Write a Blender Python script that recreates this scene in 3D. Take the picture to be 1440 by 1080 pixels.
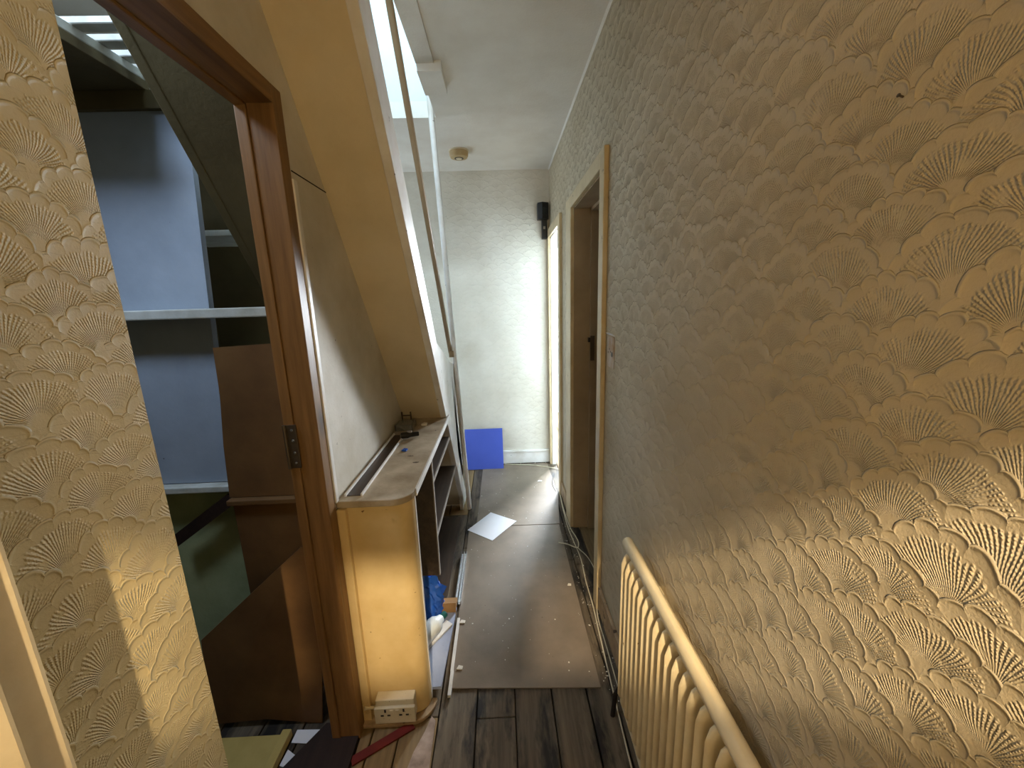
import bpy, bmesh, math, random
from mathutils import Vector, Matrix
random.seed(7)
scene = bpy.context.scene
for o in list(bpy.data.objects):
    bpy.data.objects.remove(o)

# ------------------------------------------------------------------ camera
cam_d = bpy.data.cameras.new('camera')
cam = bpy.data.objects.new('camera', cam_d)
scene.collection.objects.link(cam)
cam_d.sensor_fit = 'HORIZONTAL'
cam_d.sensor_width = 36.0
cam_d.lens = 13.75
cam_d.clip_start = 0.02
CY = Vector((-18, 115, -550)).normalized()          # corridor axis seen by the camera
CZ_ = -Vector((80, -2618, -550)).normalized()
CZ_ = (CZ_ - CZ_.dot(CY) * CY).normalized()
CX = CY.cross(CZ_)
cam.matrix_world = Matrix(((CX.x, CX.y, CX.z, 0), (CY.x, CY.y, CY.z, 0), (CZ_.x, CZ_.y, CZ_.z, 1.40), (0, 0, 0, 1)))
scene.camera = cam

# ------------------------------------------------------------------ world, light, exposure
scene.view_settings.view_transform = 'Standard'
scene.view_settings.look = 'None'
scene.view_settings.gamma = 1.0
scene.view_settings.use_curve_mapping = False
scene.view_settings.exposure = 1.0
world = bpy.data.worlds.new('world')
scene.world = world
world.use_nodes = True
wbg = world.node_tree.nodes['Background']
wbg.inputs[0].default_value = (0.72, 0.86, 1.0, 1)
wbg.inputs[1].default_value = 1.2


def area(name, loc, target, sx, sy, power, col):
    d = bpy.data.lights.new(name, 'AREA')
    d.shape = 'RECTANGLE'
    d.size, d.size_y = sx, sy
    d.energy = power
    d.color = col
    o = bpy.data.objects.new(name, d)
    scene.collection.objects.link(o)
    o.location = loc
    o.rotation_euler = (Vector(target) - Vector(loc)).to_track_quat('-Z', 'Y').to_euler()
    return o


# daylight coming in through the windows of the place
area('daylight_bedroom_window', (1.24, 4.72, 1.45), (0.60, 2.9, 0.5), 0.55, 1.1, 158, (0.86, 0.93, 1.0))
area('daylight_loft_rooflight', (-0.58, 1.25, 3.60), (-0.55, 2.0, 2.6), 0.55, 0.8, 56, (0.70, 0.88, 1.0))
area('daylight_cupboard_rooflight', (-1.12, 0.78, 2.365), (-1.05, 1.10, 1.3), 0.34, 0.30, 8.0, (0.66, 0.80, 1.0))

area('added_warm_fill', (-0.05, -0.585, 1.42), (-0.05, 1.0, 1.35), 0.46, 0.70, 0.9, (1.0, 0.75, 0.36))  # warm fill added behind the camera, set at the unseen door's pane

# ------------------------------------------------------------------ helpers
COL = scene.collection


def lin(r, g, b):
    def f(c):
        c /= 255.0
        return c / 12.92 if c <= 0.04045 else ((c + 0.055) / 1.055) ** 2.4
    return (f(r), f(g), f(b), 1.0)


def tag(o, label=None, cat=None, group=None, kind=None):
    if label: o['label'] = label
    if cat: o['category'] = cat
    if group: o['group'] = group
    if kind: o['kind'] = kind
    return o


def empty(name, loc, label=None, cat=None, group=None, kind=None):
    o = bpy.data.objects.new(name, None)
    o.empty_display_size = 0.05
    o.location = loc
    COL.objects.link(o)
    return tag(o, label, cat, group, kind)


def wloc(o):
    v = Vector((0, 0, 0))
    while o is not None:
        v += Vector(o.location)
        o = o.parent
    return v


class MB:
    """collects shapes in world coordinates; build() links them as one mesh object"""

    def __init__(self):
        self.bm = bmesh.new()

    def poly(self, vs, fs):
        b = [self.bm.verts.new(v) for v in vs]
        for f in fs:
            try:
                self.bm.faces.new([b[i] for i in f])
            except ValueError:
                pass
        return self

    def box(self, x0, x1, y0, y1, z0, z1):
        v = [(x0, y0, z0), (x1, y0, z0), (x1, y1, z0), (x0, y1, z0), (x0, y0, z1), (x1, y0, z1), (x1, y1, z1), (x0, y1, z1)]
        return self.poly(v, [(0, 3, 2, 1), (4, 5, 6, 7), (0, 1, 5, 4), (1, 2, 6, 5), (2, 3, 7, 6), (3, 0, 4, 7)])

    def prism(self, pts, axis, a, b):
        """pts: 2D outline; extruded along axis 0/1/2 from a to b"""
        def mk(p, t):
            return [(t, p[0], p[1]), (p[0], t, p[1]), (p[0], p[1], t)][axis]
        n = len(pts)
        v = [mk(p, a) for p in pts] + [mk(p, b) for p in pts]
        f = [tuple(range(n))[::-1], tuple(range(n, 2 * n))]
        f += [(i, (i + 1) % n, n + (i + 1) % n, n + i) for i in range(n)]
        return self.poly(v, f)

    def slab(self, quad, t):
        """a sheet through 4+ points (any plane), thickness t along its normal"""
        q = [Vector(p) for p in quad]
        nrm = (q[1] - q[0]).cross(q[2] - q[0]).normalized() * t
        n = len(q)
        v = q + [p + nrm for p in q]
        f = [tuple(range(n))[::-1], tuple(range(n, 2 * n))]
        f += [(i, (i + 1) % n, n + (i + 1) % n, n + i) for i in range(n)]
        return self.poly(v, f)

    def tube(self, pts, r, seg=8, caps=True):
        pts = [Vector(p) for p in pts]
        rs = r if isinstance(r, (list, tuple)) else [r] * len(pts)
        rings = []
        up = None
        for i, p in enumerate(pts):
            d = (pts[min(i + 1, len(pts) - 1)] - pts[max(i - 1, 0)]).normalized()
            if up is None:
                up = Vector((0, 0, 1)) if abs(d.z) < .9 else Vector((1, 0, 0))
            a = d.cross(up).normalized()
            b = a.cross(d).normalized()
            up = b
            rings.append([self.bm.verts.new(p + rs[i] * (math.cos(2 * math.pi * k / seg) * a + math.sin(2 * math.pi * k / seg) * b)) for k in range(seg)])
        for i in range(len(rings) - 1):
            for k in range(seg):
                self.bm.faces.new((rings[i][k], rings[i][(k + 1) % seg], rings[i + 1][(k + 1) % seg], rings[i + 1][k]))
        if caps:
            self.bm.faces.new(rings[0][::-1])
            self.bm.faces.new(rings[-1])
        return self

    def lathe(self, prof, base, axis, seg=24):
        """prof: (r, h) list along axis from base"""
        base = Vector(base)
        ax = Vector(axis).normalized()
        pts = [base + ax * h for _, h in prof]
        u = Vector((0, 0, 1)) if abs(ax.z) < .9 else Vector((1, 0, 0))
        a = ax.cross(u).normalized()
        b = ax.cross(a)
        rings = []
        for (r, h), p in zip(prof, pts):
            rings.append([self.bm.verts.new(p + max(r, 1e-4) * (math.cos(2 * math.pi * k / seg) * a + math.sin(2 * math.pi * k / seg) * b)) for k in range(seg)])
        for i in range(len(rings) - 1):
            for k in range(seg):
                self.bm.faces.new((rings[i][k], rings[i][(k + 1) % seg], rings[i + 1][(k + 1) % seg], rings[i + 1][k]))
        self.bm.faces.new(rings[0][::-1])
        self.bm.faces.new(rings[-1])
        return self

    def build(self, name, mat, parent=None, bevel=0, smooth=False, seg=2, origin=None):
        bm = self.bm
        bmesh.ops.recalc_face_normals(bm, faces=bm.faces[:])
        if bevel:
            ed = [e for e in bm.edges if len(e.link_faces) == 2 and e.calc_face_angle(0) > 0.5]
            bmesh.ops.bevel(bm, geom=ed, offset=bevel, segments=seg, affect='EDGES', profile=0.6, clamp_overlap=True)
        if parent is not None:
            og = wloc(parent)
        elif origin is not None:
            og = Vector(origin)
        else:
            xs = [v.co for v in bm.verts]
            og = Vector(((min(p.x for p in xs) + max(p.x for p in xs)) / 2, (min(p.y for p in xs) + max(p.y for p in xs)) / 2, min(p.z for p in xs)))
        bmesh.ops.translate(bm, verts=bm.verts[:], vec=-og)
        me = bpy.data.meshes.new(name)
        bm.to_mesh(me)
        bm.free()
        if smooth:
            me.polygons.foreach_set('use_smooth', [True] * len(me.polygons))
            try:
                me.set_sharp_from_angle(angle=0.7)
            except Exception:
                pass
        o = bpy.data.objects.new(name, me)
        COL.objects.link(o)
        if parent is not None:
            o.parent = parent
        else:
            o.location = og
        if mat is not None:
            me.materials.append(mat)
        return o


# ------------------------------------------------------------------ node helpers
class E:
    """tiny expression -> math nodes"""
    nt = None

    def __init__(self, s): self.s = s

    @staticmethod
    def n(op, *a):
        m = E.nt.nodes.new('ShaderNodeMath')
        m.operation = op
        for i, x in enumerate(a):
            if isinstance(x, E): E.nt.links.new(x.s, m.inputs[i])
            else: m.inputs[i].default_value = float(x)
        return E(m.outputs[0])

    def __add__(s, o): return E.n('ADD', s, o)
    __radd__ = __add__
    def __sub__(s, o): return E.n('SUBTRACT', s, o)
    def __rsub__(s, o): return E.n('SUBTRACT', o, s)
    def __mul__(s, o): return E.n('MULTIPLY', s, o)
    __rmul__ = __mul__
    def __truediv__(s, o): return E.n('DIVIDE', s, o)


def smooth(x, a, b):
    m = E.nt.nodes.new('ShaderNodeMapRange')
    m.interpolation_type = 'SMOOTHSTEP'
    E.nt.links.new(x.s, m.inputs[0])
    m.inputs[1].default_value, m.inputs[2].default_value = a, b
    return E(m.outputs[0])


def new_mat(name, rough=0.6, spec=0.35):
    m = bpy.data.materials.new(name)
    m.use_nodes = True
    nt = m.node_tree
    bs = nt.nodes['Principled BSDF']
    bs.inputs['Roughness'].default_value = rough
    bs.inputs['Specular IOR Level'].default_value = spec
    return m, nt, bs


def coords(nt, scale=(1, 1, 1), kind='geo'):
    mp = nt.nodes.new('ShaderNodeMapping')
    mp.inputs['Scale'].default_value = scale
    if kind == 'geo':
        g = nt.nodes.new('ShaderNodeNewGeometry')
        nt.links.new(g.outputs['Position'], mp.inputs[0])
    else:
        g = nt.nodes.new('ShaderNodeTexCoord')
        nt.links.new(g.outputs['Object'], mp.inputs[0])
    return mp.outputs[0]


def noise(nt, vec, scale, detail=4, rough=0.6, dist=0.0):
    n = nt.nodes.new('ShaderNodeTexNoise')
    n.inputs['Scale'].default_value = scale
    n.inputs['Detail'].default_value = detail
    n.inputs['Roughness'].default_value = rough
    n.inputs['Distortion'].default_value = dist
    nt.links.new(vec, n.inputs['Vector'])
    return n.outputs['Fac']


def ramp(nt, fac, stops):
    r = nt.nodes.new('ShaderNodeValToRGB')
    r.color_ramp.elements[0].position, r.color_ramp.elements[0].color = stops[0]
    r.color_ramp.elements[1].position, r.color_ramp.elements[1].color = stops[-1]
    for p, c in stops[1:-1]:
        e = r.color_ramp.elements.new(p)
        e.color = c
    nt.links.new(fac, r.inputs[0])
    return r.outputs[0]


def mixc(nt, fac, a, b, mode='MIX'):
    m = nt.nodes.new('ShaderNodeMix')
    m.data_type = 'RGBA'
    m.blend_type = mode
    if isinstance(fac, (int, float)): m.inputs[0].default_value = fac
    else: nt.links.new(fac, m.inputs[0])
    for i, x in ((6, a), (7, b)):
        if isinstance(x, tuple): m.inputs[i].default_value = x
        else: nt.links.new(x, m.inputs[i])
    return m.outputs[2]


def bump(nt, bs, h, dist, strength=1.0):
    b = nt.nodes.new('ShaderNodeBump')
    b.inputs['Distance'].default_value = dist
    b.inputs['Strength'].default_value = strength
    nt.links.new(h, b.inputs['Height'])
    nt.links.new(b.outputs[0], bs.inputs['Normal'])


def paint(name, c, c2=None, rough=0.6, sc=6, bmp=0.0006, bsc=60, spots=None, spec=0.3, kind='geo', amount=(0.35, 0.75)):
    """aged paint / plaster: two tones in soft blotches, fine unevenness, optional dark specks"""
    m, nt, bs = new_mat(name, rough, spec)
    v = coords(nt, kind=kind)
    c2 = c2 or tuple(x * 0.8 for x in c[:3]) + (1,)
    col = ramp(nt, noise(nt, v, sc, 5), [(amount[0], c), (amount[1], c2)])
    if spots:
        f = ramp(nt, noise(nt, v, spots[0], 3, 0.5), [(spots[1], (0, 0, 0, 1)), (spots[1] + 0.03, (1, 1, 1, 1))])
        col = mixc(nt, f, col, spots[2])
    nt.links.new(col, bs.inputs['Base Color'])
    if bmp:
        bump(nt, bs, noise(nt, v, bsc, 4), bmp)
    return m


def wood(name, c, c2, axis=2, rough=0.55, fine=90, coarse=14, knots=None, kind='geo', bmp=0.0006, spec=0.35):
    m, nt, bs = new_mat(name, rough, spec)
    s = [1.0, 1.0, 1.0]
    s[axis] = 0.06
    v = coords(nt, tuple(s), kind)
    a = noise(nt, v, fine, 4, 0.6)
    b = noise(nt, v, coarse, 3, 0.5, 1.2)
    col = mixc(nt, 0.5, ramp(nt, a, [(0.3, c2), (0.7, c)]), ramp(nt, b, [(0.35, c2), (0.65, c)]))
    if knots:
        s2 = [1.0, 1.0, 1.0]
        s2[axis] = 0.45
        v2 = coords(nt, tuple(s2), kind)
        vo = nt.nodes.new('ShaderNodeTexVoronoi')
        vo.inputs['Scale'].default_value = knots[0]
        nt.links.new(v2, vo.inputs['Vector'])
        f = ramp(nt, vo.outputs['Distance'], [(0.0, (1, 1, 1, 1)), (knots[1], (0, 0, 0, 1))])
        col = mixc(nt, f, col, knots[2])
    nt.links.new(col, bs.inputs['Base Color'])
    bump(nt, bs, a, bmp)
    return m


def nt_sep(nt, col, k):
    sp = nt.nodes.new('ShaderNodeSeparateColor')
    nt.links.new(col, sp.inputs[0])
    return sp.outputs[k]


def worn(m, c, sc, lo, hi):
    nt = m.node_tree
    bs = nt.nodes['Principled BSDF']
    old = bs.inputs['Base Color'].links[0].from_socket
    v = coords(nt, (1, 0.25, 1))
    f = ramp(nt, noise(nt, v, sc, 6, 0.65), [(lo, (0, 0, 0, 1)), (hi, (1, 1, 1, 1))])
    nt.links.new(mixc(nt, f, old, c), bs.inputs['Base Color'])


def wallpaper(name, axis, c, c2, dist=0.0028):
    """embossed shell-fan wallpaper painted over; axis = world axis that runs along the wall"""
    m, nt, bs = new_mat(name, 0.5, 0.35)
    E.nt = nt
    g = nt.nodes.new('ShaderNodeNewGeometry')
    nw = nt.nodes.new('ShaderNodeTexNoise')
    nw.inputs['Scale'].default_value = 7
    nw.inputs['Detail'].default_value = 2
    nt.links.new(g.outputs['Position'], nw.inputs['Vector'])
    sep = nt.nodes.new('ShaderNodeSeparateXYZ')
    nt.links.new(g.outputs['Position'], sep.inputs[0])
    nc = nt.nodes.new('ShaderNodeSeparateXYZ')
    nt.links.new(nw.outputs['Color'], nc.inputs[0])
    u = E(sep.outputs[axis]) + (E(nc.outputs[0]) - 0.5) * 0.05
    v = E(sep.outputs[2]) + (E(nc.outputs[1]) - 0.5) * 0.05
    W, RR, R0 = 0.106, 0.041, 0.071
    fine = E(noise(nt, g.outputs['Position'], 330, 3, 0.6))
    med = E(noise(nt, g.outputs['Position'], 45, 3, 0.6))
    row = E.n('FLOOR', v / RR)

    def fan(k):
        j = row - k
        par = E.n('MODULO', j + 1000.0, 2.0)
        cu = u / W + par * 0.5
        i = E.n('FLOOR', cu)
        cb = nt.nodes.new('ShaderNodeCombineXYZ')
        nt.links.new(i.s, cb.inputs[0])
        nt.links.new(j.s, cb.inputs[1])
        wn = nt.nodes.new('ShaderNodeTexWhiteNoise')
        wn.noise_dimensions = '2D'
        nt.links.new(cb.outputs[0], wn.inputs['Vector'])
        rnd = E(wn.outputs['Value'])
        rnd2 = E(nt_sep(nt, wn.outputs['Color'], 1))
        rnd3 = E(nt_sep(nt, wn.outputs['Color'], 2))
        fx = (cu - i - 0.5) * W + (rnd2 - 0.5) * 0.020
        dz = v - j * RR + (rnd3 - 0.5) * 0.012
        r = E.n('SQRT', fx * fx + dz * dz)
        th = E.n('ARCTAN2', fx, dz) + (rnd - 0.5) * 0.7 + (fine - 0.5) * 0.05
        lobes = E.n('POWER', E.n('ABSOLUTE', E.n('COSINE', th * 8.5)), 0.6)
        R = R0 * (0.91 + lobes * 0.075 + (rnd - 0.5) * 0.10)
        d = R - r
        dr = (d - 0.0024) / 0.0017
        rim = E.n('EXPONENT', dr * dr * -1.0) * 0.35 + E.n('EXPONENT', E.n('MAXIMUM', d, 0.0) / -0.010) * 0.65
        q = r / R
        rib = E.n('COSINE', th * 76.0) * 0.5 + 0.5
        mask = smooth(q, 0.16, 0.30) * (1 - smooth(q + (med - 0.5) * 0.30, 0.74, 0.80))
        cross = E.n('COSINE', r * 1750.0 + th * 6.0) * 0.25 + 0.75
        h = rim * 0.9 + rib * cross * mask * smooth(med, 0.30, 0.52) * 0.62 + q * 0.28
        return h, smooth(d, -0.0004, 0.0008)
    h0, _ = fan(0)
    h1, in1 = fan(1)
    h = h0 + (h1 + 0.40 - h0) * in1 + fine * 0.16
    bump(nt, bs, h.s, dist)
    col = ramp(nt, noise(nt, g.outputs['Position'], 3.0, 5), [(0.35, c), (0.72, c2)])
    # specks of dirt
    f = ramp(nt, noise(nt, g.outputs['Position'], 40, 2, 0.5), [(0.80, (0, 0, 0, 1)), (0.83, (1, 1, 1, 1))])
    col = mixc(nt, f, col, lin(90, 70, 45))
    nt.links.new(col, bs.inputs['Base Color'])
    return m


def plain(name, c, rough=0.5, metal=0.0, spec=0.4):
    m, nt, bs = new_mat(name, rough, spec)
    bs.inputs['Metallic'].default_value = metal
    v = coords(nt)
    col = ramp(nt, noise(nt, v, 25, 3), [(0.3, c), (0.8, tuple(x * 0.85 for x in c[:3]) + (1,))])
    nt.links.new(col, bs.inputs['Base Color'])
    return m


def emis(name, c, s):
    m, nt, bs = new_mat(name)
    bs.inputs['Base Color'].default_value = (0.8, 0.8, 0.8, 1)
    bs.inputs['Emission Color'].default_value = c
    bs.inputs['Emission Strength'].default_value = s
    return m


# ------------------------------------------------------------------ materials
M = {}
M['paper_right'] = wallpaper('wallpaper_right', 1, lin(202, 189, 162), lin(184, 169, 138))
M['paper_left'] = wallpaper('wallpaper_left', 1, lin(200, 182, 138), lin(182, 162, 116), 0.0019)
M['paper_far'] = wallpaper('wallpaper_far', 0, lin(226, 221, 208), lin(206, 199, 182), 0.0012)
M['ceiling'] = paint('ceiling_paint', lin(230, 226, 217), lin(216, 209, 197), 0.8, 4, 0.0012, 110)
M['plaster'] = paint('white_plaster', lin(216, 211, 200), lin(192, 184, 166), 0.7, 5, 0.0008, 70, (38, 0.74, lin(120, 110, 95)))
M['soffit'] = paint('soffit_paint', lin(214, 200, 170), lin(198, 182, 148), 0.7, 4, 0.0010, 90)
M['white_gloss'] = paint('white_gloss_paint', lin(232, 230, 226), lin(205, 198, 186), 0.4, 7, 0.0005, 40, (26, 0.72, lin(110, 95, 75)))
M['cream_gloss'] = paint('cream_gloss_paint', lin(214, 196, 158), lin(190, 168, 126), 0.42, 8, 0.0005, 50, (32, 0.72, lin(96, 76, 52)))
M['lining'] = paint('door_lining_paint', lin(172, 150, 118), lin(150, 128, 98), 0.5, 6, 0.0005, 50, (30, 0.74, lin(70, 50, 34)))
M['pine'] = wood('stained_pine', lin(142, 106, 64), lin(96, 68, 38), 2, 0.45, 80, 12, (6, 0.17, lin(44, 24, 14)))
M['pine_y'] = wood('stained_pine_header', lin(142, 106, 64), lin(96, 68, 38), 1, 0.45, 80, 12, (6, 0.17, lin(44, 24, 14)))
M['boards'] = wood('old_floorboard', lin(118, 104, 84), lin(54, 46, 37), 1, 0.6, 70, 9, (5, 0.06, lin(24, 18, 14)), bmp=0.0015)
worn(M['boards'], lin(30, 25, 20), 13, 0.48, 0.62)
M['boards_pale'] = wood('dusty_floorboard', lin(150, 124, 84), lin(92, 74, 50), 1, 0.7, 60, 10, (6, 0.12, lin(40, 30, 22)))
M['hardboard'] = paint('hardboard', lin(134, 120, 103), lin(110, 97, 82), 0.45, 5, 0.0004, 160, (70, 0.74, lin(80, 66, 52)), 0.45)
M['counter'] = paint('dusty_counter', lin(188, 174, 152), lin(138, 122, 98), 0.55, 9, 0.0008, 90, (30, 0.70, lin(84, 70, 54)))
M['yellow_panel'] = paint('yellowed_panel', lin(224, 200, 148), lin(204, 174, 116), 0.4, 5, 0.0004, 60, (34, 0.73, lin(110, 74, 38)))
worn(M['yellow_panel'], lin(150, 112, 62), 8, 0.62, 0.80)
M['dark_wood'] = wood('dark_cabinet_board', lin(74, 58, 44), lin(44, 34, 26), 1, 0.5)
M['edge_white'] = plain('white_edging', lin(226, 224, 220), 0.4)
M['edge_grey'] = plain('grey_edging', lin(150, 142, 132), 0.5)
M['alu'] = plain('aluminium', lin(210, 212, 216), 0.25, 0.9)
M['rad'] = paint('radiator_paint', lin(226, 210, 172), lin(206, 186, 144), 0.38, 9, 0.0003, 60, (40, 0.76, lin(110, 80, 48)), 0.45)
M['white_plastic'] = paint('white_plastic', lin(226, 216, 190), lin(206, 192, 160), 0.4, 12, 0, 60, (90, 0.70, lin(120, 96, 66)))
M['black'] = plain('black_plastic', lin(26, 25, 24), 0.35)
M['blue'] = paint('blue_board', lin(80, 100, 196), lin(72, 92, 186), 0.45, 3, 0.0002, 80)
M['paper'] = paint('white_paper', lin(238, 240, 246), lin(228, 230, 238), 0.7, 3, 0, 60)
M['cupboard_blue'] = paint('cupboard_panel_paint', lin(160, 172, 188), lin(138, 150, 166), 0.55, 4, 0.0005, 60, (32, 0.75, lin(60, 60, 60)))
M['cupboard_green'] = paint('cupboard_green_paint', lin(172, 182, 140), lin(142, 152, 112), 0.6, 6, 0.0008, 60)
M['cupboard_dim'] = paint('cupboard_olive_tone', lin(96, 86, 58), lin(76, 66, 42), 0.7, 4, 0.0008, 70)
M['slat'] = paint('whitewashed_slat', lin(196, 200, 196), lin(150, 150, 138), 0.6, 10, 0.0006, 60)
M['brown_board'] = paint('brown_board', lin(112, 82, 48), lin(88, 62, 36), 0.6, 6, 0.0004, 120)
M['dark_timber_and_shadow'] = wood('dark_timber_and_shadow', lin(52, 36, 28), lin(30, 20, 16), 1, 0.6)
M['yellow_board'] = paint('yellow_board', lin(206, 184, 112), lin(180, 156, 86), 0.6, 6, 0.0004, 60)
M['red'] = paint('red_strip', lin(112, 36, 32), lin(84, 26, 24), 0.5, 12, 0, 60)
M['cable'] = plain('white_cable', lin(206, 196, 170), 0.5)
M['grey_cable'] = plain('grey_cable', lin(64, 62, 64), 0.5)
M['flake'] = plain('paint_flake', lin(232, 226, 214), 0.7)
M['steel'] = plain('old_steel', lin(96, 84, 70), 0.45, 0.7)
M['bag'] = plain('blue_polythene', lin(40, 92, 190), 0.18, 0, 0.6)
M['frosted'] = plain('frosted_bottle', lin(214, 222, 226), 0.35)
M['clear'] = plain('clear_plastic', lin(220, 220, 216), 0.15)
M['clear'].node_tree.nodes['Principled BSDF'].inputs['Transmission Weight'].default_value = 0.85
M['teal'] = plain('teal_cap', lin(40, 104, 104), 0.4)
M['card'] = paint('cardboard', lin(168, 132, 88), lin(146, 112, 72), 0.8, 8, 0.0003, 120)
M['blue_grey'] = paint('blue_grey_laminate', lin(160, 170, 194), lin(140, 150, 176), 0.35, 7, 0.0003, 80, (24, 0.70, lin(96, 98, 106)))
M['loft'] = paint('loft_white', lin(226, 236, 240), lin(214, 226, 232), 0.8, 3, 0.0004, 80)
M['dirt'] = paint('dirty_gap', lin(38, 32, 26), lin(24, 20, 16), 0.9, 12, 0.001, 120)
M['skirt'] = paint('scuffed_skirting', lin(178, 154, 120), lin(124, 100, 76), 0.5, 14, 0.0006, 60, (22, 0.66, lin(70, 52, 38)))
M['glass_em'] = emis('daylit_window_glass', (0.86, 0.93, 1.0, 1), 6.0)

# ------------------------------------------------------------------ dimensions
XR, XL = 0.416, -0.516           # faces of the right wall and of the left wall
CE = 2.385                       # ceiling
YF = 3.253                       # far wall
XS0, XS1 = -0.863, -0.295        # loft stair: left and right side


def zs(y):                       # underside of the loft stair
    return 2.081 - 1.39 * (y - 1.058)


# ================================================================== STRUCTURE
S = dict(kind='structure')
# floor with its boards
fl = MB().box(-1.75, 3.0, -2.2, 4.9, -0.14, -0.022).build('floor', M['dirt'])
tag(fl, 'bare boarded landing floor under the hardboard sheets', 'floor', **S)


def boards(xs, y0, y1, mat, joints=()):
    for a, b in zip(xs[:-1], xs[1:]):
        cuts = [y0] + sorted(j for (ja, j) in joints if abs(ja - a) < .01) + [y1]
        for c, d in zip(cuts[:-1], cuts[1:]):
            g = random.uniform(0.0015, 0.0035)
            z = random.uniform(-0.0015, 0.0)
            MB().box(a + g, b - g, c + .0015, d - .0015, -0.022, z).build('floorboard', mat, fl, bevel=0.002, seg=1)


boards([-0.262, -0.130, 0.006, 0.140, 0.268, 0.362, 0.452], -0.55, YF, M['boards'],
       [(-0.130, 1.086), (-0.130, -0.2), (0.006, 2.1), (0.140, 0.3), (0.362, 1.55), (0.362, 1.86), (0.362, 1.30), (0.268, 1.9), (-0.262, 2.05)])
boards([-0.516, -0.476, -0.385, -0.262], -0.55, 1.10, M['boards_pale'])
boards([-1.60, -1.45, -1.30, -1.15, -1.0, -0.86, -0.72, -0.60, -0.516], 0.2, 2.5, M['boards'])
boards([-0.863, -0.74, -0.62, -0.516, -0.39, -0.262], 2.42, YF, M['boards_pale'])
boards([-0.516, -0.39, -0.262], 1.10, 2.42, M['boards'])
boards([0.452, 0.6, 0.75, 0.9, 1.05, 1.2, 1.35, 1.5], 1.55, 4.8, M['boards_pale'])

# right wall with two doorways
D1 = (1.600, 2.215)     # near doorway
D2 = (2.700, 3.190)     # far doorway
DH = 1.880
TH = 0.10
wr = MB()
for a, b, t in ((-0.60, D1[0], TH), (D1[1], 2.45, TH), (2.45, D2[0], .035), (D2[1], YF + .02, .035)):
    wr.box(XR, XR + t, a, b, -0.02, CE + .02)
for a, b, t in (D1 + (TH,), D2 + (.035,)):
    wr.box(XR, XR + t, a, b, DH, CE + .02)
tag(wr.build('wall_right', M['paper_right']), 'long right wall in embossed shell-fan wallpaper, cream and worn', 'wall', **S)
tag(MB().box(-1.0, XR + .03, YF, YF + .1, -0.02, CE + .02).build('wall_far', M['paper_far']), 'white embossed end wall closing the landing', 'wall', **S)

# ceiling with the stairwell hole
cl = MB()
hx, hy0, hy1 = -0.305, 0.30, 2.372
cl.box(hx, XR + TH, -0.60, YF + .05, CE, CE + .08)
cl.box(-1.0, hx, hy1, YF + .05, CE, CE + .08)
cl.box(-1.75, hx, -0.60, hy0, CE, CE + .08)
cl.box(-1.75, XS0 - .02, hy0, 2.45, CE, CE + .08)
tag(cl.build('ceiling', M['ceiling']), 'grey-white landing ceiling with an opening for the loft stair', 'ceiling', **S)
# lip and boxed repair at the edge of the opening
tr = empty('trim_1', (hx, 1.5, CE), 'plasterboard lip and boxed patch along the ceiling opening', 'trim', **S)
MB().box(hx - .004, -0.235, 0.9, 1.86, CE - .012, CE).build('lip', M['ceiling'], tr)
MB().box(hx - .002, -0.205, 1.86, 2.055, CE - .040, CE).build('boxed_patch', M['ceiling'], tr)
# coving line at the right wall
tag(MB().prism([(XR, CE - .008), (XR, CE), (XR - .008, CE)], 1, -0.6, YF).build('trim_2', M['ceiling']), 'thin painted bead where right wall meets ceiling', 'trim', **S)

# near left wall (solid, with wallpaper) and the partition beyond the cupboard doorway
WE = 0.563
P0, P1, PH = 1.043, 1.086, 1.912     # timber post and top of header
tag(MB().box(XL - .11, XL, -0.60, WE, -0.02, CE + .02).build('wall_left', M['paper_left']), 'near left wall with shell-fan wallpaper ending at cupboard opening', 'wall', **S)
pt = [(P1, 0.0)]
pts = [(P1, 0.80), (P1, PH), (WE, PH), (WE, CE), ]
ytop = 1.058 + (2.081 - CE) / 1.39
ycnt = 1.058 + (2.081 - 0.80) / 1.39
pts += [(ytop, CE), (ycnt, 0.80)]
tag(MB().prism(pts, 0, XL - .035, XL).build('wall_partition', M['plaster']), 'white boarded partition rising from the counter to the stair underside', 'wall', **S)
# pencil-thin open joint between two partition boards
tag(MB().box(XL - .001, XL + .0012, 1.10, 1.31, 1.741, 1.744).build('trim_3', M['dirt']), 'thin dark joint line across the partition', 'trim', **S)

# unseen back of the landing: door and transom added to shape the warm beam
bk = MB()
YB = -0.60
bk.box(-1.75, XL + .02, YB - .1, YB, -0.02, CE + .08)
bk.box(XR - .06, 1.2, YB - .1, YB, -0.02, CE + .08)
bk.box(XL + .02, XR - .06, YB - .03, YB, 1.985, CE + .08)
tag(bk.build('wall_back', M['plaster']), 'wall around the added door behind the viewer', 'wall', **S)
bd4 = empty('added_door_4', (-0.05, YB - .06, 0), 'added unseen door and transom shaping the warm light behind the viewer', 'door', **S)
MB().box(XL + .02, XR - .06, YB - .06, YB - .02, 0, 1.02).box(XL + .02, XR - .06, YB - .06, YB - .02, 1.80, 1.895).box(XL + .02, -0.30, YB - .06, YB - .02, 1.02, 1.80).box(0.20, XR - .06, YB - .06, YB - .02, 1.02, 1.80).build('leaf', M['cream_gloss'], bd4)  # top of the added leaf trims the lower edge of the beam
for xa, xb in ((0.027, 0.082), (-0.056, -0.027)):
    MB().box(xa, xb, YB - .05, YB - .03, 1.895, 1.985).build('shade_bar', M['cream_gloss'], bd4)  # bars added to keep the beam off the mid floor and the post
MB().box(-0.30, 0.20, YB - .05, YB - .04, 1.02, 1.80).build('glow_pane', emis('added_glow_glass', (1.0, .76, .46, 1), 1.0), bd4)  # glowing pane added as part of the warm fill
rb = MB()
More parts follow.
